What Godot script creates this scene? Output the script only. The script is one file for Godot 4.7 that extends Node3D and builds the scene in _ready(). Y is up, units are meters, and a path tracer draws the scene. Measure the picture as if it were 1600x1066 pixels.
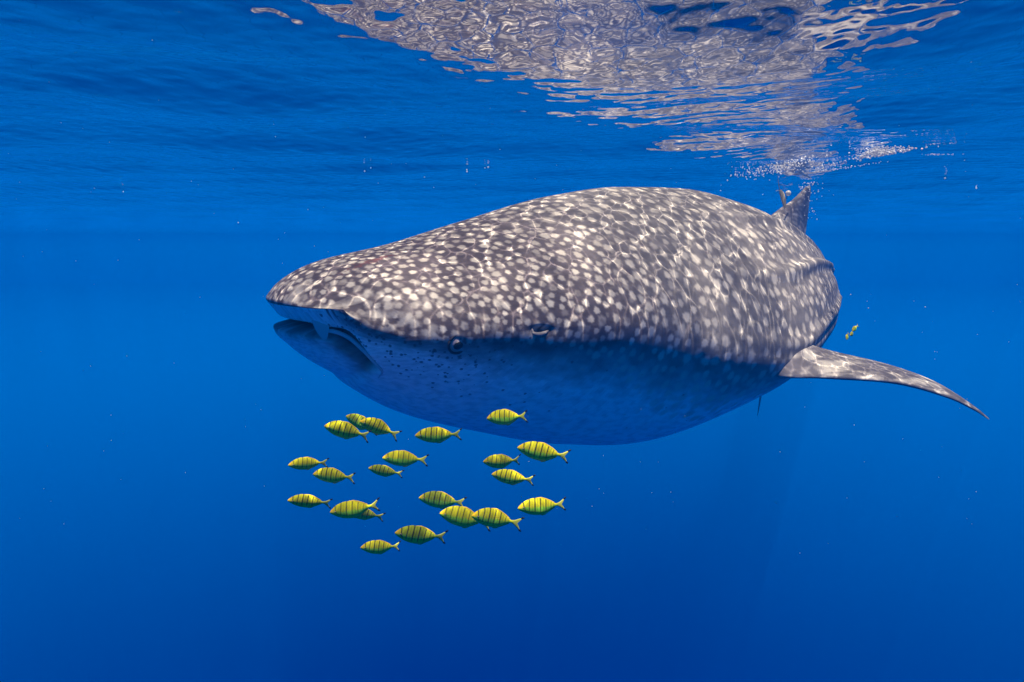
extends Node3D
# An underwater scene: a large spotted shark just below a rippled sea surface, with a school of small yellow striped fish.
# Units are metres, the mean water level is y = 0, the camera floats half a metre below it.

# ---- camera, water colour and light: tune here ----
const CAMERA_AT := Vector3(0, -0.5, 0)
const CAMERA_PITCH := -8.638
const CAMERA_FOV := 54.27
const EXPOSURE := 4.8
const SUN_ENERGY := 1.5
const SUN_COLOR := Color(1.0, 0.95, 0.87)
const SUN_ANGLES := Vector3(-77, 24, 0)
const HAZE_DENSITY := 0.034
const HAZE_COLOR := Color(0.0, 0.432, 0.83)
const WATER_LEVEL_COLOR := Color(0.0, 0.268, 0.468)
const WATER_DEEP_COLOR := Color(0.0, 0.012, 0.215)
const AIR_LOW_COLOR := Color(0.0, 0.235, 0.45)
const AIR_HIGH_COLOR := Color(0.0, 0.09, 0.23)

# ---- the shark's lines: one column per station, measured from the snout ----
const TSCALE := 9.0
const LENGTH := 7.6
const STATION := [0.0, 0.004, 0.05, 0.2, 0.5, 0.9, 1.4, 1.9, 2.5, 3.2, 4.0, 4.8, 5.8, 6.6, 7.2, 7.6]
const HEADING := [55.423, 55.396, 55.036, 53.81, 50.989, 49.166, 49.54, 50.234, 44.714, 40.827, 38.08, 31.628, 22.384, 16.452, 12.629, 10.277]
const MIDDLE := [-0.731, -0.761, -0.821, -0.826, -0.821, -0.834, -0.898, -1.027, -1.113, -1.022, -0.977, -1.021, -0.999, -0.954, -0.911, -0.88]
const TOP := [-0.729, -0.716, -0.657, -0.581, -0.517, -0.411, -0.286, -0.22, -0.206, -0.255, -0.383, -0.496, -0.641, -0.731, -0.786, -0.821]
const BOTTOM := [-0.733, -0.84, -0.902, -1.014, -1.219, -1.378, -1.536, -1.618, -1.537, -1.409, -1.265, -1.157, -1.045, -0.975, -0.927, -0.895]
const WIDTH := [0.385, 0.406, 0.501, 0.596, 0.651, 0.727, 0.734, 0.77, 0.77, 0.69, 0.524, 0.375, 0.308, 0.24, 0.164, 0.106]
const ROUND_TOP := [2.1, 2.1, 1.9, 1.75, 1.7, 1.65, 1.65, 1.65, 1.65, 1.7, 1.75, 1.8, 2.0, 2.0, 2.0, 2.0]
const ROUND_LOW := [2.0, 2.0, 1.95, 1.85, 1.8, 1.8, 1.8, 1.75, 1.7, 1.8, 1.9, 1.9, 2.0, 2.0, 2.0, 2.0]
const BOW := [0.13, 0.15, 0.26, 0.28, 0.24, 0.18, 0.1, 0.04, 0.0, 0.0, 0.0, 0.0, 0.0, 0.0, 0.0, 0.0]
const SNOUT := Vector2(-0.8954, 2.4580)

var names := {}
var rng := RandomNumberGenerator.new()
var spine := PackedVector3Array()      # x, depth, heading every 5 mm
var skin_noise := FastNoiseLite.new()


# ------------------------------------------------------------------ helpers
func numbered(called: String) -> String:
	var n: int = names.get(called, 0)
	names[called] = n + 1
	return called if n == 0 else "%s_%03d" % [called, n]


func tag(o: Node, label: String, category := "", group := "", kind := "") -> void:
	if label: o.set_meta("label", label)
	if category: o.set_meta("category", category)
	if group: o.set_meta("group", group)
	if kind: o.set_meta("kind", kind)


func base(called: String, at := Vector3.ZERO) -> Node3D:
	var o := Node3D.new()
	o.name = numbered(called)
	add_child(o)
	o.position = at
	return o


func put(called: String, mesh: Mesh, material: Material, parent: Node = self) -> MeshInstance3D:
	var o := MeshInstance3D.new()
	o.name = numbered(called) if parent == self else called
	o.mesh = mesh
	o.material_override = material
	parent.add_child(o, true)
	return o


func plain(color: Color, rough := 0.5, spec := 0.3) -> StandardMaterial3D:
	var m := StandardMaterial3D.new()
	m.albedo_color = color
	m.roughness = rough
	m.metallic_specular = spec
	return m


# A mesh from rows x columns of points; columns are wrapped by repeating the first at the end.
func sheet(p: PackedVector3Array, rows: int, cols: int, uv := PackedVector2Array(), colors := PackedColorArray(), outward := true) -> ArrayMesh:
	var index := PackedInt32Array()
	index.resize((rows - 1) * (cols - 1) * 6)
	var volume := 0.0
	var centre := p[0]
	var k := 0
	for i in rows - 1:
		for j in cols - 1:
			var a := i * cols + j
			var b := a + cols
			index[k] = a; index[k + 1] = b; index[k + 2] = a + 1
			index[k + 3] = a + 1; index[k + 4] = b; index[k + 5] = b + 1
			k += 6
			if outward:
				volume += (p[a] - centre).dot((p[a] - p[a + 1]).cross(p[a] - p[b]))
	if outward and volume < 0.0:
		for q in range(0, index.size(), 3):
			var s := index[q + 1]
			index[q + 1] = index[q + 2]
			index[q + 2] = s
	var arrays := []
	arrays.resize(Mesh.ARRAY_MAX)
	arrays[Mesh.ARRAY_VERTEX] = p
	arrays[Mesh.ARRAY_INDEX] = index
	if uv.size(): arrays[Mesh.ARRAY_TEX_UV] = uv
	if colors.size(): arrays[Mesh.ARRAY_COLOR] = colors
	var st := SurfaceTool.new()
	st.create_from_arrays(arrays)
	st.set_smooth_group(0)
	st.generate_normals()
	return st.commit()


func pchip(xs: Array, ys: Array, x: float) -> float:
	var n := xs.size()
	var i := 0
	while i < n - 2 and x >= xs[i + 1]: i += 1
	var h: float = xs[i + 1] - xs[i]
	var u := clampf((x - xs[i]) / h, 0.0, 1.0)
	var d: float = (ys[i + 1] - ys[i]) / h
	var m0 := d
	var m1 := d
	if i > 0:
		var hp: float = xs[i] - xs[i - 1]
		var dp: float = (ys[i] - ys[i - 1]) / hp
		m0 = 0.0 if dp * d <= 0.0 else 3.0 * (h + hp) / ((2.0 * h + hp) / dp + (h + 2.0 * hp) / d)
	if i < n - 2:
		var hn: float = xs[i + 2] - xs[i + 1]
		var dn: float = (ys[i + 2] - ys[i + 1]) / hn
		m1 = 0.0 if dn * d <= 0.0 else 3.0 * (h + hn) / ((2.0 * hn + h) / d + (hn + 2.0 * h) / dn)
	var u2 := u * u
	var u3 := u2 * u
	return (2 * u3 - 3 * u2 + 1) * ys[i] + (u3 - 2 * u2 + u) * h * m0 + (3 * u2 - 2 * u3) * ys[i + 1] + (u3 - u2) * h * m1


func curve3(pts: Array, v: float) -> Vector3:      # Catmull-Rom through the points
	var n := pts.size()
	var x := clampf(v, 0.0, 1.0) * (n - 1)
	var i := mini(int(x), n - 2)
	var a: Vector3 = pts[i]
	var b: Vector3 = pts[i + 1]
	var pre: Vector3 = pts[i - 1] if i > 0 else a * 2.0 - b
	var post: Vector3 = pts[i + 2] if i < n - 2 else b * 2.0 - a
	return a.cubic_interpolate(b, pre, post, x - i)


# A fin between its leading and its trailing edge, both from root to tip; thick is a share of the chord.
func fin(lead: Array, trail: Array, thick: float, spans := 48, round_ := 28, least := 0.006, flare := 0.0) -> ArrayMesh:
	var p := PackedVector3Array()
	var uv := PackedVector2Array()
	for i in spans + 1:
		var v := float(i) / spans
		v = 1.0 - pow(1.0 - v, 1.6)
		var le := curve3(lead, v)
		var te := curve3(trail, v)
		var chord := te - le
		var along := curve3(lead, minf(v + 0.02, 1.0)) + curve3(trail, minf(v + 0.02, 1.0)) - curve3(lead, v - 0.02) - curve3(trail, v - 0.02)
		var side := chord.cross(along).normalized()
		var c := chord.length()
		for j in round_ + 1:
			var a := TAU * j / round_
			var x := 0.5 - 0.5 * cos(a)
			var t := (1.4845 * sqrt(x) - 0.63 * x - 1.758 * x * x + 1.4215 * x * x * x - 0.5075 * x * x * x * x)
			var half := maxf(thick * (1.0 + flare * pow(1.0 - v, 5.0)) * c * t, least * sqrt(maxf(0.0, 1.0 - (2 * x - 1) * (2 * x - 1))) * minf(1.0, c * 12.0))
			if i == spans: half = 0.0
			p.append(le + chord * x + side * half * (1.0 if sin(a) >= 0.0 else -1.0))
			uv.append(Vector2(v, float(j) / round_))
	return sheet(p, spans + 1, round_ + 1, uv)


func tube(pts: Array, radii: Array, round_ := 10, steps := 16) -> ArrayMesh:
	var p := PackedVector3Array()
	var n := (pts.size() - 1) * steps
	for i in n + 1:
		var v := float(i) / n
		var c := curve3(pts, v)
		var dir := (curve3(pts, v + 0.01) - curve3(pts, v - 0.01)).normalized()
		var s := dir.cross(Vector3.UP if absf(dir.y) < 0.9 else Vector3.RIGHT).normalized()
		var t := s.cross(dir)
		var x := v * (radii.size() - 1)
		var k := mini(int(x), radii.size() - 2)
		var r := lerpf(radii[k], radii[k + 1], x - k)
		for j in round_ + 1:
			var a := TAU * j / round_
			p.append(c + (s * cos(a) + t * sin(a)) * r)
	return sheet(p, n + 1, round_ + 1)


func ball(radius: Vector3, rings := 16, round_ := 24) -> ArrayMesh:
	var p := PackedVector3Array()
	for i in rings + 1:
		var a := PI * i / rings
		for j in round_ + 1:
			var b := TAU * j / round_
			p.append(Vector3(sin(a) * cos(b), cos(a), sin(a) * sin(b)) * radius)
	return sheet(p, rings + 1, round_ + 1)


# ------------------------------------------------------------------ the shark's body
func lay_spine() -> void:
	var at := SNOUT
	for i in 2000:
		var h := deg_to_rad(pchip(STATION, HEADING, i * 0.005))
		spine.append(Vector3(at.x, at.y, h))
		at += Vector2(sin(h), cos(h)) * 0.005


func on_spine(s: float) -> Vector3:
	var x := clampf(s / 0.005, 0.0, 1998.0)
	return spine[int(x)].lerp(spine[int(x) + 1], x - int(x))


var t_stations := []

func section(t: float) -> Array:        # middle, top, bottom, width, exponents, bow
	return [pchip(t_stations, MIDDLE, t), pchip(t_stations, TOP, t), pchip(t_stations, BOTTOM, t), pchip(t_stations, WIDTH, t), pchip(t_stations, ROUND_TOP, t), pchip(t_stations, ROUND_LOW, t), pchip(t_stations, BOW, t)]


func hull(s: float, q: Array, th: float) -> Vector3:     # smooth skin, th 0 on the left flank, PI/2 on the back
	var c := cos(th)
	var sn := sin(th)
	var e: float = 2.0 / (q[4] if sn >= 0.0 else q[5])
	var l := signf(c) * pow(absf(c), e)
	var v := signf(sn) * pow(absf(sn), e)
	var y: float = q[0] + ((q[1] - q[0]) if sn >= 0.0 else (q[0] - q[2])) * v
	var a := on_spine(s + q[6] * l * l)
	return Vector3(a.x + l * q[3] * cos(a.z), y, -(a.y - l * q[3] * sin(a.z)))


func skin_point(s: float, degrees: float) -> Vector3:
	return hull(s, section(sqrt(s / TSCALE)), deg_to_rad(degrees))


func skin_normal(s: float, degrees: float) -> Vector3:
	var p := skin_point(s, degrees)
	return (skin_point(s + 0.004, degrees) - p).cross(skin_point(s, degrees + 0.5) - p).normalized()


const MOUTH_A := [-0.05, 0.0, 0.035, 0.06, 0.113, 0.154, 0.203, 0.25, 0.289, 0.32]
const MOUTH_Y := [-0.794, -0.794, -0.796, -0.804, -0.812, -0.831, -0.872, -0.923, -0.964, -1.0]

func make_body(rows: int, cols: int) -> ArrayMesh:
	var p := PackedVector3Array()
	var uv := PackedVector2Array()
	var colors := PackedColorArray()
	p.resize(rows * cols); uv.resize(rows * cols); colors.resize(rows * cols)
	var t_end := sqrt(LENGTH / TSCALE)
	var back := Vector3(sin(spine[0].z), 0, -cos(spine[0].z))
	var left := Vector3(cos(spine[0].z), 0, sin(spine[0].z))
	var snout := Vector3(SNOUT.x, 0, -SNOUT.y)
	var eye := skin_point(0.171, -12.0)
	var spiracle := skin_point(0.4975, -1.5)
	for i in rows:
		var share := i / (rows - 1.0)
		var t := t_end * share * (0.3 + 0.7 * share)
		var s := t * t * TSCALE
		var q := section(t)
		var ridge := smoothstep(1.6, 3.2, s) * (1.0 - 0.6 * smoothstep(5.5, 7.4, s))
		for j in cols:
			var th := -PI + TAU * j / (cols - 1.0)
			var v := hull(s, q, th)
			var k := i * cols + j
			var shade := 1.0
			if ridge > 0.0:
				var r := 0.0
				for spot in [[1.02, 0.05, 0.034], [0.58, 0.05, 0.044], [0.12, 0.06, 0.026]]:
					for side in [spot[0], PI - spot[0]]:
						var d: float = (th - side) / spot[1]
						r += spot[2] * (exp(-d * d) - 0.45 * exp(-d * d * 0.12))
				var d2 := (th - PI / 2) / 0.06
				r += 0.016 * exp(-d2 * d2)
				v += (left * cos(th) * cos(spine[0].z - on_spine(s).z) + Vector3.UP * sin(th)) * r * ridge
			if s > 1.45 and s < 2.2:      # five gill slits above the pectoral fin
				for g in 5:
					var gs := 1.60 + 0.115 * g
					var d := (s - gs - 0.10 * sin(th * 2.0)) / 0.016
					var reach := smoothstep(-0.62, -0.4, th) * (1.0 - smoothstep(-0.22, -0.10, th))
					v -= left * 0.007 * exp(-d * d) * reach
			if s < 0.9:
				var rel := v - snout
				var a := rel.dot(back)
				var lat := rel.dot(left)
				if a < 0.36:
					var f := v.y - pchip(MOUTH_A, MOUTH_Y, a)
					var live := 1.0 - smoothstep(0.23, 0.292, a)
					var gap := 0.026 * (0.25 + 1.05 * smoothstep(0.05, 0.17, a)) * live + 0.004
					if live > 0.0 and f < 0.08 and f > -0.25:
						var cut := (1.0 - smoothstep(-0.007, 0.003, f)) * smoothstep(-gap - 0.030, -gap + 0.002, f)
						var set_back := 0.020 * (1.0 - smoothstep(-0.01, 0.0, f)) * smoothstep(-0.24, -0.06, f)
						var lip := 0.004 * exp(-pow((f - 0.010) / 0.010, 2.0))
						var hs := maxf(s, 0.002)
						var hq := section(sqrt(hs / TSCALE))
						var at := hull(hs, hq, th)
						var nrm := (hull(hs + 0.003, section(sqrt((hs + 0.003) / TSCALE)), th) - at).cross(hull(hs, hq, th + 0.01) - at)
						nrm.y *= 0.35
						nrm = nrm.normalized()
						if nrm.dot(v - (snout + back * 0.35 + Vector3(0, v.y, 0))) < 0.0: nrm = -nrm
						var tuck := 0.055 * pow(clampf((0.08 - f) / 0.08, 0.0, 1.0), 1.4) * smoothstep(-0.045, -0.005, f) * (1.0 - smoothstep(0.12, 0.24, a))
						v -= nrm * ((0.075 * cut + set_back) - lip + tuck) * live
						var dark := maxf(cut, 0.0) * live
						shade = 1.0 - 0.80 * smoothstep(0.25, 0.8, dark)
						var blotch := skin_noise.get_noise_2d(lat * 900.0, v.y * 900.0)
						var under := smoothstep(-gap - 0.075, -gap - 0.02, f) * (1.0 - smoothstep(-gap - 0.01, -gap, f)) * live
						shade *= 1.0 - 0.72 * under * (0.45 + 0.55 * smoothstep(-0.25, 0.25, blotch + 0.15))
				var de := v.distance_to(eye)
				if de < 0.10:
					v += (left + Vector3(0, -0.22, 0)).normalized() * (0.010 * exp(-pow(de / 0.055, 2.0)) - 0.016 * exp(-pow(de / 0.026, 2.0)))
				var ds := v - spiracle
				var run := ds.dot(Vector3(spine[0].x, 0, 0) * 0.0 + back)
				if absf(run) < 0.09 and ds.length() < 0.13:
					var e2 := pow((ds.y - 0.002 + 0.08 * run) / 0.014, 2.0) + pow(run / 0.042, 2.0)
					v -= left * 0.022 * exp(-e2)
					shade *= 1.0 - 0.3 * exp(-e2 * 1.6)
			p[k] = v
			uv[k] = Vector2(t / t_end, float(j) / (cols - 1.0))
			colors[k] = Color(shade, shade, shade)
	return sheet(p, rows, cols, uv, colors)


func lin(r: float, g: float, b: float) -> Color:
	return Color(r, g, b).linear_to_srgb()


# A soft uneven spot of radius r; a and b are the steps on the surface, in space, of one pixel along and one across.
func blot(im: Image, cu: float, cv: float, a: Vector3, b: Vector3, r: float, color: Color, strength: float, soft: float, wob: float) -> void:
	var w := im.get_width()
	var h := im.get_height()
	var e := a.length_squared() / (r * r)
	var f := a.dot(b) / (r * r)
	var g := b.length_squared() / (r * r)
	var det := maxf(e * g - f * f, 0.02 * e * g)
	var ru := minf(1.5 * sqrt(g / det), 200.0)
	var rv := minf(1.5 * sqrt(e / det), 200.0)
	var ph := rng.randf() * TAU
	var ph2 := rng.randf() * TAU
	for y in range(int(cv - rv), int(cv + rv) + 2):
		var dy := y - cv
		var yy := posmod(y, h)
		for x in range(maxi(0, int(cu - ru)), mini(w - 1, int(cu + ru) + 1) + 1):
			var dx := x - cu
			var d2 := e * dx * dx + 2.0 * f * dx * dy + g * dy * dy
			if d2 > 2.2: continue
			var an := atan2(dy * sqrt(g), dx * sqrt(e))
			var d := sqrt(maxf(d2, 0.0)) * (1.0 + wob * (sin(an * 3.0 + ph) + 0.8 * sin(an * 7.0 + ph2)))
			var amount := strength * (1.0 - smoothstep(1.0 - soft, 1.0 + soft, d))
			if amount > 0.01:
				im.set_pixel(x, yy, im.get_pixel(x, yy).lerp(color, amount))


func make_skin() -> Image:
	var w := 2048
	var h := 2048
	var im := Image.create(w, h, false, Image.FORMAT_RGB8)
	var t_end := sqrt(LENGTH / TSCALE)
	var dark_head := lin(0.095, 0.078, 0.090)
	var dark_back := lin(0.175, 0.162, 0.165)
	var belly := lin(0.90, 0.92, 0.92)
	# base coat in small blocks: dark above, pale below, with an uneven edge
	for bx in range(0, w, 8):
		var s := pow(t_end * (bx + 4) / w, 2.0) * TSCALE
		var edge := deg_to_rad(lerpf(-5.0, -9.0, smoothstep(0.4, 2.0, s)))
		var over := dark_head.lerp(dark_back, smoothstep(0.5, 1.7, s))
		for by in range(0, h, 4):
			var th := -PI + TAU * (by + 2) / h
			var up := asin(sin(th))
			var n := skin_noise.get_noise_2d(bx * 0.9, by * 0.9)
			var m := skin_noise.get_noise_2d(bx * 3.1 + 900, by * 3.1)
			var c := over.lerp(belly, 1.0 - smoothstep(edge - 0.55, edge + 0.05, up + 0.10 * n))
			im.fill_rect(Rect2i(bx, by, 8, 4), c * (1.0 + 0.16 * m))
	# a coarse map of the skin in space
	var g := 192
	var map := PackedVector3Array()
	for i in g + 1:
		var t := maxf(0.004, t_end * i / g)
		var q := section(t)
		for j in g + 1:
			map.append(hull(t * t * TSCALE, q, -PI + TAU * j / g))
	var cells := {}
	var pale := lin(0.63, 0.575, 0.50)
	for n in 64000:
		var u := pow(rng.randf(), 1.0)
		var v := rng.randf()
		var s := pow(u * t_end, 2.0) * TSCALE
		var up := rad_to_deg(asin(sin(-PI + TAU * v)))
		var low := lerpf(-7.0, -42.0, smoothstep(0.3, 1.9, s))
		if up < low: continue
		var i := mini(int(u * g), g - 1)
		var j := mini(int(v * g), g - 1)
		var fu := u * g - i
		var fv := v * g - j
		var k := i * (g + 1) + j
		var at := map[k].lerp(map[k + g + 1], fu).lerp(map[k + 1].lerp(map[k + g + 2], fu), fv)
		var pu := (map[k + g + 1] - map[k]) * g / w
		var pv := (map[k + 1] - map[k]) * g / h
		var space := lerpf(0.035, 0.074, smoothstep(0.35, 2.4, s)) * rng.randf_range(0.85, 1.1)
		if up > 60.0 and s > 0.5: space *= 1.2
		var key := Vector3i((at / 0.06).floor())
		var free := true
		for dx in range(-2, 3):
			for dy in range(-2, 3):
				for dz in range(-2, 3):
					for o in cells.get(key + Vector3i(dx, dy, dz), []):
						if at.distance_squared_to(o) < space * space:
							free = false
		if not free: continue
		if not cells.has(key): cells[key] = []
		cells[key].append(at)
		var r := space * rng.randf_range(0.33, 0.48) * (1.0 if s < 1.2 else 0.92)
		var strength := rng.randf_range(0.55, 1.0) * (0.8 if up < low + 12.0 else 1.0)
		blot(im, u * w, v * h, pu * rng.randf_range(0.85, 1.1), pv * rng.randf_range(0.85, 1.1), r, pale, strength, 0.40, 0.08)
	# faint small marks between the spots and dark freckles on the cheek
	for n in 5200:
		var u := rng.randf()
		var v := rng.randf()
		var s := pow(u * t_end, 2.0) * TSCALE
		var up := rad_to_deg(asin(sin(-PI + TAU * v)))
		var i := mini(int(u * g), g - 1)
		var j := mini(int(v * g), g - 1)
		var k := i * (g + 1) + j
		var pu := (map[k + g + 1] - map[k]) * g / w
		var pv := (map[k + 1] - map[k]) * g / h
		if up > -5.0:
			var r := rng.randf_range(0.006, 0.016)
			blot(im, u * w, v * h, pu, pv, r, pale if rng.randf() < 0.55 else dark_head, 0.38, 0.5, 0.1)
		elif up > -50.0 and (s < 0.5 or rng.randf() < 0.15):
			var r := rng.randf_range(0.0015, 0.006)
			blot(im, u * w, v * h, pu, pv, r, dark_head, 0.75, 0.4, 0.1)
	# a healing scrape on top of the snout
	for n in 90:
		var f := rng.randf()
		var s := lerpf(0.15, 0.45, f)
		var u := sqrt(s / TSCALE) / t_end
		var v := (deg_to_rad(lerpf(65.8, 72.8, f) + rng.randfn() * 1.0) + PI) / TAU
		var i := mini(int(u * g), g - 1)
		var j := mini(int(v * g), g - 1)
		var k := i * (g + 1) + j
		var pu := (map[k + g + 1] - map[k]) * g / w
		var pv := (map[k + 1] - map[k]) * g / h
		var r := rng.randf_range(0.003, 0.009) * sin(PI * clampf(f, 0.08, 0.92))
		blot(im, u * w, v * h, pu * 0.7, pv, r, lin(0.16, 0.07, 0.07), 0.6, 0.5, 0.12)
	return im


func make_fin_skin() -> Image:
	var im := Image.create(512, 256, false, Image.FORMAT_RGB8)
	for x in range(0, 512, 4):
		for y in range(0, 256, 2):
			var n := skin_noise.get_noise_2d(x * 2.0, y * 3.0)
			var m := skin_noise.get_noise_2d(x * 0.8 + 500, y * 1.2)
			var c := lin(0.16, 0.145, 0.155).lerp(lin(0.50, 0.46, 0.41), smoothstep(0.05, 0.55, m + 0.3 * n))
			im.fill_rect(Rect2i(x, y, 4, 2), c * (1.0 + 0.15 * n))
	for n in 260:
		var u := rng.randf()
		var r := rng.randf_range(4.0, 10.0) * lerpf(1.0, 0.5, u)
		blot(im, u * 512, rng.randf() * 256, Vector3(0.8, 0, 0), Vector3(0, 1.2, 0), r, lin(0.58, 0.53, 0.46), rng.randf_range(0.25, 0.75) * (1.0 - 0.5 * u), 0.5, 0.1)
	return im


func build_shark() -> void:
	lay_spine()
	for s in STATION: t_stations.append(sqrt(s / TSCALE))
	skin_noise.seed = 7
	skin_noise.frequency = 0.012
	skin_noise.fractal_octaves = 3
	var skin := StandardMaterial3D.new()
	skin.albedo_texture = ImageTexture.create_from_image(make_skin())
	skin.vertex_color_use_as_albedo = true
	skin.roughness = 0.55
	skin.metallic_specular = 0.25
	var fin_skin := StandardMaterial3D.new()
	fin_skin.albedo_texture = ImageTexture.create_from_image(make_fin_skin())
	fin_skin.roughness = 0.55
	fin_skin.metallic_specular = 0.25

	var shark := base("whale_shark")
	tag(shark, "huge grey whale shark covered in pale spots, swimming left just under the surface", "shark")
	put("body", make_body(520, 401), skin, shark)

	# pectoral fins
	var lead := [Vector3(1.13, -1.13, -3.40), Vector3(1.375, -1.20, -3.37), Vector3(1.625, -1.207, -3.378), Vector3(1.962, -1.221, -3.33), Vector3(2.197, -1.283, -3.28), Vector3(2.33, -1.345, -3.262), Vector3(2.415, -1.40, -3.27)]
	var trail := [Vector3(1.36, -0.93, -3.62), Vector3(1.508, -1.018, -3.542), Vector3(1.769, -1.108, -3.69), Vector3(2.109, -1.190, -3.687), Vector3(2.275, -1.250, -3.54), Vector3(2.372, -1.325, -3.42), Vector3(2.425, -1.395, -3.29)]
	put("pectoral_fin", fin(lead, trail, 0.115, 64, 36, 0.006, 1.6), fin_skin, shark)
	var lead2 := []
	var trail2 := []
	for k in lead.size():      # the far one hangs from the other flank
		var root := on_spine(2.55)
		var out_ := Vector3(-cos(root.z), 0, -sin(root.z))
		var away := Vector3(sin(root.z), 0, -cos(root.z))
		var f := k / 6.0
		var o := Vector3(root.x, -1.28, -root.y) + out_ * (0.45 + 0.85 * f) + Vector3.DOWN * (0.42 * f * f) + away * (-0.25 + 0.35 * f)
		lead2.append(o)
		trail2.append(o + away * lerpf(0.62, 0.02, pow(f, 0.8)))
	put("pectoral_fin", fin(lead2, trail2, 0.115), fin_skin, shark)

	# dorsal fin
	var lead3 := []
	var trail3 := []
	for row in [[3.85, -0.12, 5.6, 0.0], [4.0, 0.04, 5.5, 0.12], [4.2, 0.155, 5.40, 0.22], [4.45, 0.265, 5.30, 0.31], [4.66, 0.37, 5.20, 0.40], [4.82, 0.45, 5.14, 0.47], [4.98, 0.495, 5.08, 0.495]]:
		for e in 2:
			var a := on_spine(row[e * 2])
			var hgt: float = row[e * 2 + 1]
			var y: float = pchip(t_stations, TOP, sqrt(row[e * 2] / TSCALE))
			var o := Vector3(a.x + cos(a.z) * 0.13 * hgt, y + hgt, -(a.y - sin(a.z) * 0.13 * hgt))
			(lead3 if e == 0 else trail3).append(o)
	put("dorsal_fin", fin(lead3, trail3, 0.09, 48, 28, 0.006, 1.2), fin_skin, shark)

	# second dorsal, pelvic and tail fins
	lead3 = []; trail3 = []
	for row in [[6.0, -0.06, 6.42, -0.06], [6.12, 0.04, 6.42, 0.03], [6.28, 0.11, 6.46, 0.09], [6.42, 0.15, 6.50, 0.145]]:
		for e in 2:
			var a := on_spine(row[e * 2])
			var y: float = pchip(t_stations, TOP, sqrt(row[e * 2] / TSCALE)) + row[e * 2 + 1]
			(lead3 if e == 0 else trail3).append(Vector3(a.x, y, -a.y))
	put("second_dorsal_fin", fin(lead3, trail3, 0.10), fin_skin, shark)
	var tail_base := on_spine(7.45)
	var tb := Vector3(tail_base.x, -0.89, -tail_base.y)
	var aft := Vector3(sin(tail_base.z), 0, -cos(tail_base.z))
	var lean := Vector3(0.10, 1.0, 0.0)
	var up_lead := [tb - aft * 0.25 + lean * 0.04, tb + aft * 0.10 + lean * 0.22, tb + aft * 0.55 + lean * 0.45, tb + aft * 0.95 + lean * 0.62]
	var up_trail := [tb + aft * 0.32 - lean * 0.10, tb + aft * 0.50 + lean * 0.06, tb + aft * 0.80 + lean * 0.36, tb + aft * 1.02 + lean * 0.61]
	var low_lead := [tb - aft * 0.20 - lean * 0.02, tb + aft * 0.0 - lean * 0.55, tb + aft * 0.08 - lean * 1.25, tb + aft * 0.16 - lean * 1.86]
	var low_trail := [tb + aft * 0.32 + lean * 0.10, tb + aft * 0.40 - lean * 0.50, tb + aft * 0.30 - lean * 1.25, tb + aft * 0.19 - lean * 1.90]
	var tail := put("tail_fin", fin(up_lead, up_trail, 0.09), fin_skin, shark)
	put("lower_lobe", fin(low_lead, low_trail, 0.09), fin_skin, tail)

	# eye with its rim, pupil and lid
	var flank := Vector3(cos(spine[0].z), 0, sin(spine[0].z))
	var n := (flank + Vector3(0, -0.22, 0)).normalized()
	var eye_at := skin_point(0.171, -12.0)
	var face := Basis(Vector3.UP.cross(n).normalized(), n.cross(Vector3.UP.cross(n).normalized()).normalized(), n)
	var eye := put("eye", ball(Vector3(0.030, 0.030, 0.016)), plain(lin(0.42, 0.34, 0.34), 0.3, 0.4), shark)
	eye.transform = Transform3D(face, eye_at - n * 0.009)
	var pupil := put("pupil", ball(Vector3(0.019, 0.0155, 0.008)), plain(lin(0.006, 0.006, 0.008), 0.15, 0.5), eye)
	pupil.position = Vector3(0.0, -0.004, 0.0115)
	pupil.rotation.x = 0.2
	var ring := []
	for k in 25: ring.append(Vector3(cos(TAU * k / 24.0), sin(TAU * k / 24.0), 0) * 0.034)
	var rim := put("eyelid", tube(ring, [0.0045, 0.0045], 8, 2), plain(lin(0.05, 0.045, 0.055), 0.6), eye)
	rim.position.z = 0.006

	# spiracle behind the eye: a dark slot with a pale fold
	n = (flank + Vector3(0, -0.05, 0)).normalized()
	var sp := skin_point(0.4975, -1.5)
	var along := Vector3.UP.cross(n).normalized()
	var fold := [Vector3(-0.036, 0.012, -0.004), Vector3(-0.034, -0.008, 0.004), Vector3(-0.012, -0.014, 0.010), Vector3(0.015, -0.010, 0.010), Vector3(0.040, -0.002, 0.003)]
	var sm := put("spiracle_fold", tube(fold, [0.003, 0.007, 0.0085, 0.007, 0.0025], 10, 6), plain(lin(0.22, 0.20, 0.21), 0.5), shark)
	sm.transform = Transform3D(Basis(along, n.cross(along).normalized(), n), sp - n * 0.012)

	# nostril flap hanging over the upper lip
	var flap := fin([Vector3(-0.715, -0.762, -2.338), Vector3(-0.700, -0.795, -2.326), Vector3(-0.683, -0.822, -2.312), Vector3(-0.660, -0.844, -2.296)], [Vector3(-0.640, -0.772, -2.305), Vector3(-0.636, -0.800, -2.296), Vector3(-0.638, -0.822, -2.290), Vector3(-0.645, -0.842, -2.291)], 0.20, 20, 20, 0.004)
	put("nostril_flap", flap, plain(lin(0.55, 0.56, 0.58), 0.55), shark)
	put("upper_lip", tube([Vector3(-0.672, -0.822, -2.315), Vector3(-0.625, -0.814, -2.296), Vector3(-0.568, -0.834, -2.284), Vector3(-0.520, -0.875, -2.279), Vector3(-0.484, -0.926, -2.304), Vector3(-0.467, -0.967, -2.348), Vector3(-0.490, -1.0, -2.395)], [0.005, 0.0075, 0.0075, 0.007, 0.006, 0.005, 0.002], 10, 8), plain(lin(0.55, 0.56, 0.58), 0.55), shark)


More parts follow.
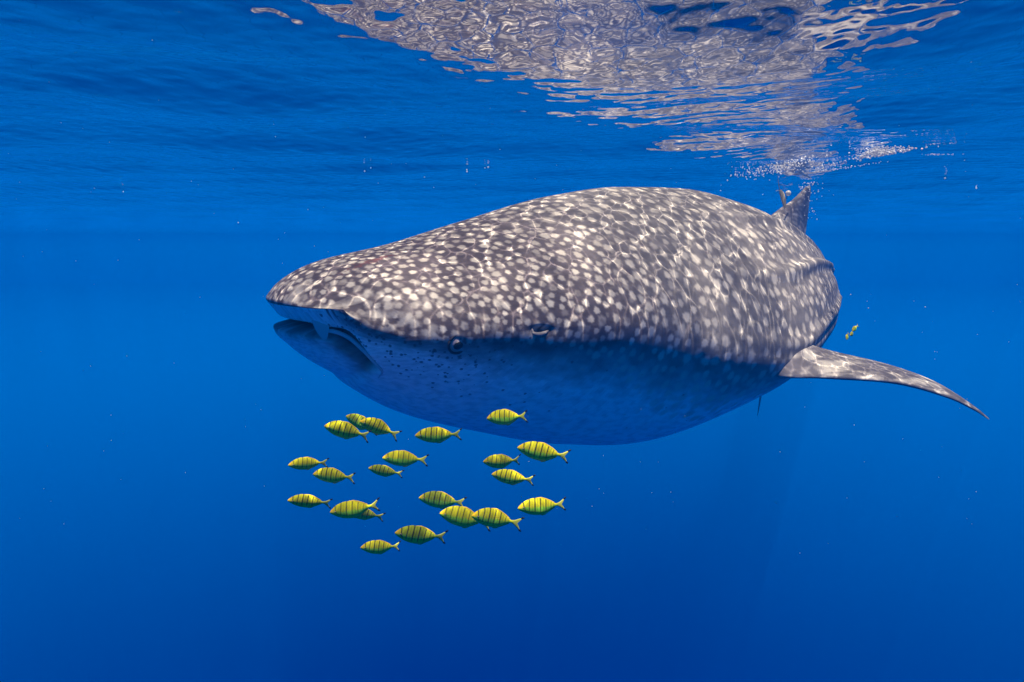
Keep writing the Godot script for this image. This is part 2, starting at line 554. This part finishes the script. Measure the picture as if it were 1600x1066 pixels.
# ------------------------------------------------------------------ small striped fish
func make_stripes(boldness: float, greenish: float) -> Image:
	var im := Image.create(384, 192, false, Image.FORMAT_RGB8)
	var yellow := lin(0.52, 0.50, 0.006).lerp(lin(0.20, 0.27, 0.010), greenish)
	var gold := lin(0.72, 0.42, 0.012)
	var green := lin(0.24, 0.60, 0.035)
	var silver := lin(0.45, 0.55, 0.45)
	var dark := lin(0.03, 0.03, 0.010)
	var bars := [[0.145, 0.009, 0.9], [0.255, 0.009, 0.9], [0.325, 0.005, 0.35], [0.390, 0.010, 1.0], [0.455, 0.005, 0.35], [0.525, 0.009, 1.0], [0.60, 0.005, 0.35], [0.665, 0.009, 0.9], [0.735, 0.005, 0.35], [0.80, 0.007, 0.7], [0.87, 0.005, 0.3]]
	for y in 192:
		var th := -PI + TAU * y / 192.0
		var up := sin(th)
		for x in 384:
			var f := x / 383.0
			var n := skin_noise.get_noise_2d(x * 2.1, y * 2.1)
			var c := yellow.lerp(gold, (1.0 - smoothstep(0.04, 0.15, f)) * 0.8)
			c = c.lerp(green, smoothstep(0.20, -0.20, up + 0.2 * n))
			c = c.lerp(silver, smoothstep(-0.75, -0.95, up) * 0.6)
			c = c * (1.0 + 0.14 * n)
			var ink := 0.0
			for b in bars:
				var d: float = (f - b[0] - 0.018 * (up * up) + 0.035 * (up if b[0] < 0.2 else 0.0) + 0.006 * n) / (b[1] * 1.25)
				ink = maxf(ink, b[2] * exp(-d * d) * smoothstep(-0.75, -0.2, up))
			if f < 0.97: c = c.lerp(dark, minf(1.0, 1.15 * ink * boldness))
			im.set_pixel(x, y, c)
	for k in 120:
		blot(im, rng.randf_range(50, 350), 96 + rng.randf_range(-10, 88), Vector3.RIGHT, Vector3.UP, 1.2, dark, rng.randf_range(0.2, 0.6), 0.5, 0.0)
	return im


const FISH_X := [0.0, 0.012, 0.05, 0.11, 0.2, 0.32, 0.44, 0.56, 0.66, 0.74, 0.80, 0.83]
const FISH_TOP := [-0.012, 0.012, 0.052, 0.105, 0.150, 0.178, 0.172, 0.135, 0.085, 0.045, 0.027, 0.026]
const FISH_LOW := [-0.016, -0.036, -0.064, -0.098, -0.140, -0.172, -0.182, -0.155, -0.095, -0.045, -0.025, -0.024]
const FISH_WIDE := [0.008, 0.020, 0.042, 0.062, 0.078, 0.086, 0.080, 0.064, 0.044, 0.026, 0.014, 0.008]

func bend(x: float, amount: float) -> float:     # sideways swing of the body towards the tail
	return amount * pow(maxf(0.0, x - 0.25), 2.0)


func blade(outline: Array, thick: float, swing: float) -> ArrayMesh:     # a thin fin from its outline in the fish's side view
	var centre := Vector2.ZERO
	for o in outline: centre += o
	centre /= outline.size()
	var p := PackedVector3Array()
	var n := outline.size()
	for ring in [[0.0, 1.0], [0.7, 0.9], [1.0, 0.0], [0.7, -0.9], [0.0, -1.0]]:
		for j in n + 1:
			var o: Vector2 = centre.lerp(outline[j % n], ring[0])
			p.append(Vector3(o.x - 0.5, o.y, bend(o.x, swing) + ring[1] * thick))
	return sheet(p, 5, n + 1)


func make_fish(swing: float, mats: Dictionary) -> Node3D:
	var fish := Node3D.new()
	var rows := 40
	var cols := 29
	var p := PackedVector3Array()
	var uv := PackedVector2Array()
	for i in rows:
		var f := float(i) / (rows - 1)
		var x := 0.83 * pow(f, 1.25)
		var top := pchip(FISH_X, FISH_TOP, x)
		var low := pchip(FISH_X, FISH_LOW, x)
		var wide := pchip(FISH_X, FISH_WIDE, x)
		var mid := (top + low) / 2
		for j in cols:
			var th := -PI + TAU * j / (cols - 1.0)
			var c := cos(th)
			var sn := sin(th)
			p.append(Vector3(x - 0.5, mid + (top - low) / 2 * sn, bend(x, swing) + wide * signf(c) * pow(absf(c), 1.15)))
			uv.append(Vector2(x / 0.83, float(j) / (cols - 1.0)))
	put("body", sheet(p, rows, cols, uv), mats.stripes, fish)
	var tail := put("tail_fin", blade([Vector2(0.79, 0.026), Vector2(0.85, 0.045), Vector2(0.91, 0.085), Vector2(0.965, 0.118), Vector2(0.972, 0.105), Vector2(0.93, 0.055), Vector2(0.885, 0.0), Vector2(0.93, -0.058), Vector2(0.972, -0.112), Vector2(0.963, -0.124), Vector2(0.91, -0.088), Vector2(0.85, -0.045), Vector2(0.79, -0.024)], 0.0055, swing), mats.tail, fish)
	put("tail_tip", blade([Vector2(0.940, 0.104), Vector2(0.958, 0.132), Vector2(0.995, 0.144), Vector2(1.006, 0.128), Vector2(0.985, 0.104), Vector2(0.958, 0.088)], 0.012, swing), mats.black, tail)
	put("tail_tip", blade([Vector2(0.940, -0.110), Vector2(0.958, -0.138), Vector2(0.995, -0.150), Vector2(1.006, -0.134), Vector2(0.985, -0.110), Vector2(0.958, -0.094)], 0.012, swing), mats.black, tail)
	put("dorsal_fin", blade([Vector2(0.30, 0.165), Vector2(0.40, 0.186), Vector2(0.47, 0.188), Vector2(0.56, 0.158), Vector2(0.66, 0.112), Vector2(0.75, 0.056), Vector2(0.74, 0.035), Vector2(0.6, 0.09), Vector2(0.45, 0.14)], 0.005, swing), mats.finlet, fish)
	put("anal_fin", blade([Vector2(0.42, -0.165), Vector2(0.49, -0.196), Vector2(0.54, -0.190), Vector2(0.60, -0.152), Vector2(0.68, -0.105), Vector2(0.76, -0.052), Vector2(0.74, -0.030), Vector2(0.6, -0.09), Vector2(0.5, -0.13)], 0.005, swing), mats.finlet, fish)
	for side in [1.0, -1.0]:
		var pec := put("pectoral_fin", blade([Vector2(0.235, -0.045), Vector2(0.29, -0.035), Vector2(0.345, -0.055), Vector2(0.375, -0.082), Vector2(0.33, -0.088), Vector2(0.26, -0.070)], 0.004, 0.0), mats.finlet, fish)
		pec.position = Vector3(0, 0, side * 0.084)
		pec.rotation.y = -side * 0.10
		var eye := put("eye", ball(Vector3(0.017, 0.017, 0.008), 10, 14), mats.iris, fish)
		eye.position = Vector3(0.105 - 0.5, 0.006, side * 0.056)
		eye.rotation.y = -side * 0.35
		var pupil := put("pupil", ball(Vector3(0.009, 0.009, 0.004), 8, 12), mats.black, eye)
		pupil.position = Vector3(0, 0, side * 0.006)
	return fish


func build_fish() -> void:
	var tail := plain(lin(0.50, 0.52, 0.06), 0.5)
	tail.backlight_enabled = true
	tail.backlight = Color(0.5, 0.5, 0.5)
	var mats := {"tail": tail, "finlet": plain(lin(0.70, 0.50, 0.02), 0.5), "black": plain(lin(0.008, 0.008, 0.010), 0.4), "iris": plain(lin(0.45, 0.40, 0.25), 0.3)}
	var coats := []
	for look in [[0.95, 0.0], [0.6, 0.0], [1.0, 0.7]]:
		var coat := StandardMaterial3D.new()
		coat.albedo_texture = ImageTexture.create_from_image(make_stripes(look[0], look[1]))
		coat.roughness = 0.6
		coat.metallic_specular = 0.15
		coats.append(coat)
	var kinds := []
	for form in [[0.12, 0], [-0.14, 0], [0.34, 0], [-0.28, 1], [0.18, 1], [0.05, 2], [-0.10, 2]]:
		mats.stripes = coats[form[1]]
		kinds.append(make_fish(form[0], mats))
	# x, y, z, length, pitch, yaw, which bend, label
	var shoal := [
		[-0.512, -1.121, -2.212, 0.1225, -26, 8, 5, "darker striped fish partly hidden behind the topmost left fish, under the jaw"],
		[-0.400, -1.056, -1.939, 0.112, -28, 28, 2, "yellow fish overlapping the darker one, top pair of the shoal's left side"],
		[-0.470, -1.038, -1.840, 0.128, -16.6, 12, 0, "bright striped fish just left of the overlapping top pair, nose up"],
		[-0.225, -1.094, -1.983, 0.146, -3.3, 4, 1, "level yellow striped fish alone at the edge of the shark's belly shadow"],
		[-0.014, -1.013, -1.895, 0.120, 4.5, -8, 0, "highest fish of the shoal, wholly against the shark's dark belly"],
		[0.086, -1.068, -1.734, 0.146, -12.5, 6, 1, "large yellow fish farthest right in the upper half of the shoal"],
		[-0.613, -1.163, -1.922, 0.102, -9, 32, 4, "small plain yellow fish, leftmost of the middle of the shoal, tail overlapping a neighbour"],
		[-0.313, -1.133, -1.876, 0.130, -9.3, 14, 4, "yellow fish in the middle of the shoal just above a smaller dark one"],
		[-0.417, -1.256, -2.110, 0.116, -13.7, 4, 6, "small shaded green striped fish just below the middle yellow fish"],
		[-0.507, -1.165, -1.821, 0.122, -5.2, 6, 0, "boldly striped fish whose head covers the tail of the small plain yellow one"],
		[-0.031, -1.208, -2.067, 0.125, -4.7, 8, 3, "upper fish of the close pair on the right below the belly edge"],
		[0.003, -1.189, -1.868, 0.127, -9.3, 4, 1, "lower fish of the close pair on the right below the belly edge"],
		[-0.577, -1.237, -1.810, 0.119, -10.6, 12, 0, "fish farthest left in the lower half of the shoal"],
		[-0.424, -1.220, -1.711, 0.132, 0.5, 5, 3, "pale bellied fish swimming level in front of a half hidden one, lower left"],
		[-0.519, -1.456, -2.232, 0.138, -15.2, 6, 5, "half hidden dark fish behind the pale bellied one, lower left"],
		[-0.256, -1.447, -2.334, 0.174, -8.6, 4, 5, "dark green shaded fish in the lower middle, dullest of the shoal"],
		[-0.132, -1.283, -1.803, 0.150, -12.4, 8, 4, "bright fish whose tail is covered by its neighbour, left of the overlapping lower pair"],
		[-0.045, -1.264, -1.755, 0.140, -15.8, 14, 2, "bright fish with arched back, right of the overlapping lower pair"],
		[0.083, -1.212, -1.713, 0.139, -1.4, 4, 1, "bright level fish farthest right in the lower half of the shoal"],
		[-0.252, -1.312, -1.748, 0.147, -13.5, 6, 6, "nose up striped fish alone below the dark green one"],
		[-0.384, -1.390, -1.837, 0.113, -7.8, 16, 1, "lowest fish of the shoal, small with a bright cheek fin"],
		[2.163, -1.051, -4.164, 0.085, 25, 50, 4, "top one of the three tiny yellow fish above the pectoral fin"],
		[2.123, -1.076, -4.110, 0.085, 15, 45, 3, "middle one of the three tiny yellow fish above the pectoral fin"],
		[2.140, -1.108, -4.206, 0.078, 45, 60, 4, "bottom one of the three tiny yellow fish above the pectoral fin"],
	]
	for k in shoal.size():
		var f: Array = shoal[k]
		var fish: Node3D = kinds[f[6]].duplicate()
		fish.name = numbered("striped_fish")
		add_child(fish)
		var turn := Basis(Vector3.BACK, deg_to_rad(f[4])) * Basis(Vector3.UP, deg_to_rad(f[5] + rng.randf_range(-9.0, 9.0))) * Basis(Vector3.RIGHT, rng.randf_range(-0.16, 0.16))
		var size: float = f[3] / cos(deg_to_rad(f[5])) if f[5] < 40 else f[3]
		fish.transform = Transform3D(turn.scaled_local(Vector3(1.0, rng.randf_range(0.90, 1.08), 1.0) * size), Vector3(f[0], f[1], f[2]))
		tag(fish, f[7], "fish", "yellow striped fish schooling below the shark" if k < 21 else "tiny yellow fish beside the shark's flank")
	for k in kinds: k.free()


# ------------------------------------------------------------------ water
# Light through a rippled surface, focused into a net of lines on a plane some way below: counts where rays of an even grid arrive.
var wave_height := PackedFloat32Array()
var wave_slope := 0.0

func focused_light(size: int) -> PackedFloat32Array:
	var waves := []
	while waves.size() < 40:
		var kx := rng.randi_range(-30, 30)
		var ky := rng.randi_range(-15, 15)
		var k := sqrt(float(kx * kx + ky * ky))
		if k < 3.0 or k > 30.0 or rng.randf() > 8.0 / k: continue
		waves.append([kx, ky, rng.randf() * TAU, 0.95 * sqrt(2.0 / 40.0) / (TAU * k * k) * pow(k / 12.0, -0.3)])
	wave_height.resize(size * size)
	var dx := PackedFloat32Array()
	var dy := PackedFloat32Array()
	dx.resize(size * size); dy.resize(size * size)
	for w in waves:
		var cx := cos(TAU * w[0] / size)
		var sx := sin(TAU * w[0] / size)
		var ax: float = w[3] * w[0]
		var ay: float = w[3] * w[1]
		var ah: float = w[3] / TAU
		for y in size:
			var ph: float = TAU * w[1] * y / size + w[2]
			var c := cos(ph)
			var s := sin(ph)
			var k := y * size
			for x in size:
				dx[k] += ax * s
				dy[k] += ay * s
				wave_height[k] += ah * c
				k += 1
				var c2 := c * cx - s * sx
				s = s * cx + c * sx
				c = c2
	for k in range(0, size * size, 37): wave_slope += dx[k] * dx[k] + dy[k] * dy[k]
	wave_slope = sqrt(wave_slope / (size * size / 37.0))
	var out := PackedFloat32Array()
	out.resize(size * size)
	for y in size:
		var y1 := (y + 1) % size
		for x in size:
			var x1 := (x + 1) % size
			var a := y * size + x
			var b := y * size + x1
			var c := y1 * size + x
			var d := y1 * size + x1
			for v in 2:
				var fv := v * 0.5
				for u in 2:
					var fu := u * 0.5
					var px := x + fu + size * lerpf(lerpf(dx[a], dx[b], fu), lerpf(dx[c], dx[d], fu), fv)
					var py := y + fv + size * lerpf(lerpf(dy[a], dy[b], fu), lerpf(dy[c], dy[d], fu), fv)
					var ix := floori(px)
					var iy := floori(py)
					var gx := px - ix
					var gy := py - iy
					var x0 := posmod(ix, size)
					var x2 := (x0 + 1) % size
					var r0 := posmod(iy, size) * size
					var r1 := posmod(iy + 1, size) * size
					out[r0 + x0] += (1 - gx) * (1 - gy) * 0.25
					out[r0 + x2] += gx * (1 - gy) * 0.25
					out[r1 + x0] += (1 - gx) * gy * 0.25
					out[r1 + x2] += gx * gy * 0.25
	return out


const WAVE_TILE := 0.72
const RIPPLE_SLOPE := 0.05

func build_water() -> void:
	var size := 1024
	var light := focused_light(size)
	var bytes := PackedByteArray()
	bytes.resize(size * size * 4)
	for k in size * size:
		var through := clampf(0.135 + 0.12 * light[k], 0.0, 0.92)
		bytes[k * 4] = 255; bytes[k * 4 + 1] = 255; bytes[k * 4 + 2] = 255
		bytes[k * 4 + 3] = int(255.0 * (1.0 - through))
	var m := StandardMaterial3D.new()
	m.albedo_texture = ImageTexture.create_from_image(Image.create_from_data(size, size, false, Image.FORMAT_RGBA8, bytes))
	m.transparency = BaseMaterial3D.TRANSPARENCY_ALPHA
	m.albedo_color = Color(0.895, 0.895, 0.895)
	m.vertex_color_use_as_albedo = true
	m.metallic = 1.0
	m.roughness = 0.04
	m.heightmap_enabled = true
	m.heightmap_texture = ImageTexture.create_from_image(Image.create_from_data(size, size, false, Image.FORMAT_RF, wave_height.to_byte_array()))
	m.heightmap_scale = 100.0 * WAVE_TILE * RIPPLE_SLOPE / wave_slope
	m.cull_mode = BaseMaterial3D.CULL_DISABLED

	var xs := PackedFloat32Array()
	var zs := PackedFloat32Array()
	var x := -3.0
	while x <= 4.2:
		xs.append(x); x += 0.03
	var step := 0.03
	while xs[xs.size() - 1] < 45.0:
		step *= 1.06
		xs.append(xs[xs.size() - 1] + step)
	step = 0.03
	var leftwards := PackedFloat32Array()
	x = -3.0
	while x > -45.0:
		step *= 1.06
		x -= step
		leftwards.insert(0, x)
	leftwards.append_array(xs)
	xs = leftwards
	var z := 8.0
	step = 0.6
	while z > 1.5:
		zs.append(z); z -= 0.4
	while z > -8.0:
		zs.append(z); z -= 0.03
	step = 0.03
	while z > -50.0:
		zs.append(z)
		step = minf(step * 1.05, 3.0)
		z -= step
	var swell := FastNoiseLite.new()
	swell.seed = 5
	swell.noise_type = FastNoiseLite.TYPE_SIMPLEX_SMOOTH
	swell.frequency = 1.0
	swell.fractal_octaves = 1
	var p := PackedVector3Array()
	var uv := PackedVector2Array()
	var lens := PackedColorArray()
	for zz in zs:
		for xx in xs:
			var y: float = 0.035 * swell.get_noise_2d(xx * 0.55 + 3.0, zz * 1.0)
			y += 0.006 * swell.get_noise_2d(xx * 1.6 + 40.0, zz * 2.6 + 11.0)
			y += 0.0012 * swell.get_noise_2d(xx * 4.0 + 90.0 + 0.8 * zz, zz * 6.0)
			p.append(Vector3(xx, y, zz))
			uv.append(Vector2(xx, zz) / WAVE_TILE)
			var gather: float = smoothstep(-0.05, 0.65, swell.get_noise_2d(xx * 1.15 + 7.0, zz * 0.9 - 31.0) + 0.5 * swell.get_noise_2d(xx * 3.1 - 60.0, zz * 2.4))
			lens.append(Color(1, 1, 1, 1.0 - 0.19 * gather))
	var o := put("water_surface", sheet(p, zs.size(), xs.size(), uv, lens, false), m)
	tag(o, "", "", "", "structure")


# ------------------------------------------------------------------ foam, specks and the tag
func scatter(called: String, mesh: Mesh, material: Material, places: Array, label: String, category: String) -> void:
	var mm := MultiMesh.new()
	mm.transform_format = MultiMesh.TRANSFORM_3D
	mm.mesh = mesh
	mm.instance_count = places.size()
	for k in places.size(): mm.set_instance_transform(k, places[k])
	var o := MultiMeshInstance3D.new()
	o.name = numbered(called)
	o.multimesh = mm
	o.material_override = material
	add_child(o)
	tag(o, label, category, "", "stuff")


func fleck(at: Vector3, size: Vector3) -> Transform3D:
	return Transform3D(Basis.from_euler(Vector3(rng.randf_range(-0.4, 0.4), rng.randf() * TAU, rng.randf_range(-0.4, 0.4))).scaled_local(size), at)


func build_extras() -> void:
	var bubble := ball(Vector3.ONE, 6, 8)
	var white := plain(lin(0.85, 0.85, 0.85), 0.35, 0.5)
	# foam where a small wave broke, right of the fin
	var places := []
	for n in 560:
		var f := clampf(0.70 + 0.24 * rng.randfn(), 0.0, 1.05)
		var across := rng.randfn() * (0.02 + 0.05 * f * f)
		var r := rng.randf_range(0.0014, 0.0050) * (0.5 + 0.6 * f)
		places.append(fleck(Vector3(1.88 + 0.24 * f + 0.3 * across, -0.012 - absf(rng.randfn()) * 0.006, -3.58 - 0.34 * f + across * 1.8), Vector3(r * 1.6, r, r)))
	for n in 110:
		var f := rng.randf()
		places.append(fleck(Vector3(2.05 + 0.30 * f + 0.02 * rng.randfn(), -0.012, -4.35 - 0.55 * sin(f * PI) + 0.05 * rng.randfn()), Vector3.ONE * rng.randf_range(0.0015, 0.004)))
	scatter("foam_patch", bubble, white, places, "sparkling white foam under the surface, right of the reflection", "foam")
	places = []
	for n in 300:
		var f := rng.randf()
		places.append(fleck(Vector3(1.80 + 0.09 * rng.randfn() * (0.4 + f), -0.010 - 0.03 * absf(rng.randfn()) * f, -4.55 + 0.30 * rng.randfn()), Vector3.ONE * rng.randf_range(0.0015, 0.0055)))
	for n in 70:
		places.append(fleck(Vector3(2.50 + 0.05 * rng.randfn(), -0.03 - 0.30 * pow(rng.randf(), 1.6), -5.72 + 0.06 * rng.randfn()), Vector3.ONE * rng.randf_range(0.002, 0.006)))
	scatter("foam_trail", bubble, white, places, "small white bubbles where the dorsal fin breaks the water", "foam")
	places = []
	for n in 26:
		places.append(fleck(Vector3(2.46 + 0.05 * rng.randfn(), -0.012, -3.96 + 0.02 * rng.randfn()), Vector3(0.005, 0.0015, 0.002)))
	for n in 14:
		var far := rng.randf_range(3.2, 7.5)
		places.append(fleck(Vector3(rng.randf_range(-0.6, 0.72) * far, -0.014, -far), Vector3.ONE * rng.randf_range(0.0015, 0.004) * far / 3.0))
	scatter("foam_fleck", bubble, white, places, "scattered tiny white flecks just under the water surface", "foam")
	# specks drifting in the open water
	places = []
	for n in 240:
		var far := rng.randf_range(1.0, 3.6)
		places.append(fleck(Vector3(rng.randf_range(-0.8, 0.8) * far, -0.12 - rng.randf() * 0.62 * far, -far), Vector3(1.0, rng.randf_range(0.4, 1.0), 0.6) * rng.randf_range(0.0006, 0.0017) * (0.4 + 0.25 * far)))
	scatter("drifting_speck", bubble, plain(lin(0.55, 0.55, 0.52), 0.6), places, "tiny pale specks drifting in the open water", "plankton")

	# the tag that streams from the fin
	var t := base("tracking_tag", Vector3(2.049, -0.265, -5.144))
	tag(t, "slim brownish tag with thin antenna and pale float, beside the dorsal fin", "tag")
	var hull_ := fin([Vector3(0.016, 0.0, 0), Vector3(-0.004, 0.05, 0), Vector3(-0.022, 0.10, 0), Vector3(-0.030, 0.135, 0)], [Vector3(0.034, 0.008, 0), Vector3(0.026, 0.06, 0), Vector3(0.012, 0.11, 0), Vector3(-0.012, 0.14, 0)], 0.28, 16, 14)
	put("tag_case", hull_, plain(lin(0.30, 0.26, 0.19), 0.5), t)
	put("antenna", tube([Vector3(-0.022, 0.13, 0), Vector3(-0.036, 0.18, 0), Vector3(-0.045, 0.235, 0)], [0.003, 0.0018], 6, 6), plain(lin(0.16, 0.16, 0.16), 0.4), t)
	put("antenna", tube([Vector3(-0.025, 0.132, 0), Vector3(-0.040, 0.136, 0), Vector3(-0.055, 0.128, 0.004)], [0.002, 0.0015], 6, 4), plain(lin(0.5, 0.5, 0.48), 0.4), t)
	put("tether", tube([Vector3(0.022, 0.004, 0), Vector3(0.05, -0.02, -0.06), Vector3(0.13, -0.02, -0.20)], [0.003, 0.003], 6, 8), plain(lin(0.45, 0.44, 0.42), 0.5), t)
	var buoy := put("float", ball(Vector3(0.020, 0.021, 0.020), 12, 16), plain(lin(0.72, 0.70, 0.66), 0.25, 0.5), t)
	buoy.position = Vector3(0.045, 0.115, -0.01)
	put("float_line", tube([Vector3(0.040, 0.097, -0.01), Vector3(0.030, 0.072, -0.008), Vector3(0.024, 0.05, 0.0)], [0.0025, 0.0025], 6, 5), plain(lin(0.14, 0.14, 0.14), 0.5), t)


func _ready() -> void:
	rng.seed = 4242
	var cam := Camera3D.new()
	cam.name = "camera"
	cam.position = CAMERA_AT
	cam.rotation_degrees.x = CAMERA_PITCH
	cam.fov = CAMERA_FOV
	cam.near = 0.05
	cam.far = 300.0
	cam.current = true
	add_child(cam)
	var sky := ProceduralSkyMaterial.new()
	sky.sky_horizon_color = AIR_LOW_COLOR
	sky.sky_top_color = AIR_HIGH_COLOR
	sky.sky_curve = 0.015
	sky.ground_horizon_color = WATER_LEVEL_COLOR
	sky.ground_bottom_color = WATER_DEEP_COLOR
	sky.ground_curve = 0.22
	sky.sun_angle_max = 1.0
	var env := Environment.new()
	env.background_mode = Environment.BG_SKY
	env.sky = Sky.new()
	env.sky.sky_material = sky
	env.tonemap_mode = Environment.TONE_MAPPER_LINEAR
	env.tonemap_exposure = EXPOSURE
	env.sdfgi_enabled = true
	env.ssao_enabled = true
	env.ssil_enabled = true
	env.fog_enabled = true
	env.fog_density = HAZE_DENSITY
	env.fog_light_color = HAZE_COLOR
	var world := WorldEnvironment.new()
	world.name = "world"
	world.environment = env
	add_child(world)
	var sun := DirectionalLight3D.new()
	sun.name = "sun"
	sun.rotation_degrees = SUN_ANGLES
	sun.light_energy = SUN_ENERGY
	sun.light_color = SUN_COLOR
	sun.light_angular_distance = 0.55
	sun.shadow_enabled = true
	add_child(sun)

	build_water()
	build_shark()
	build_fish()
	build_extras()
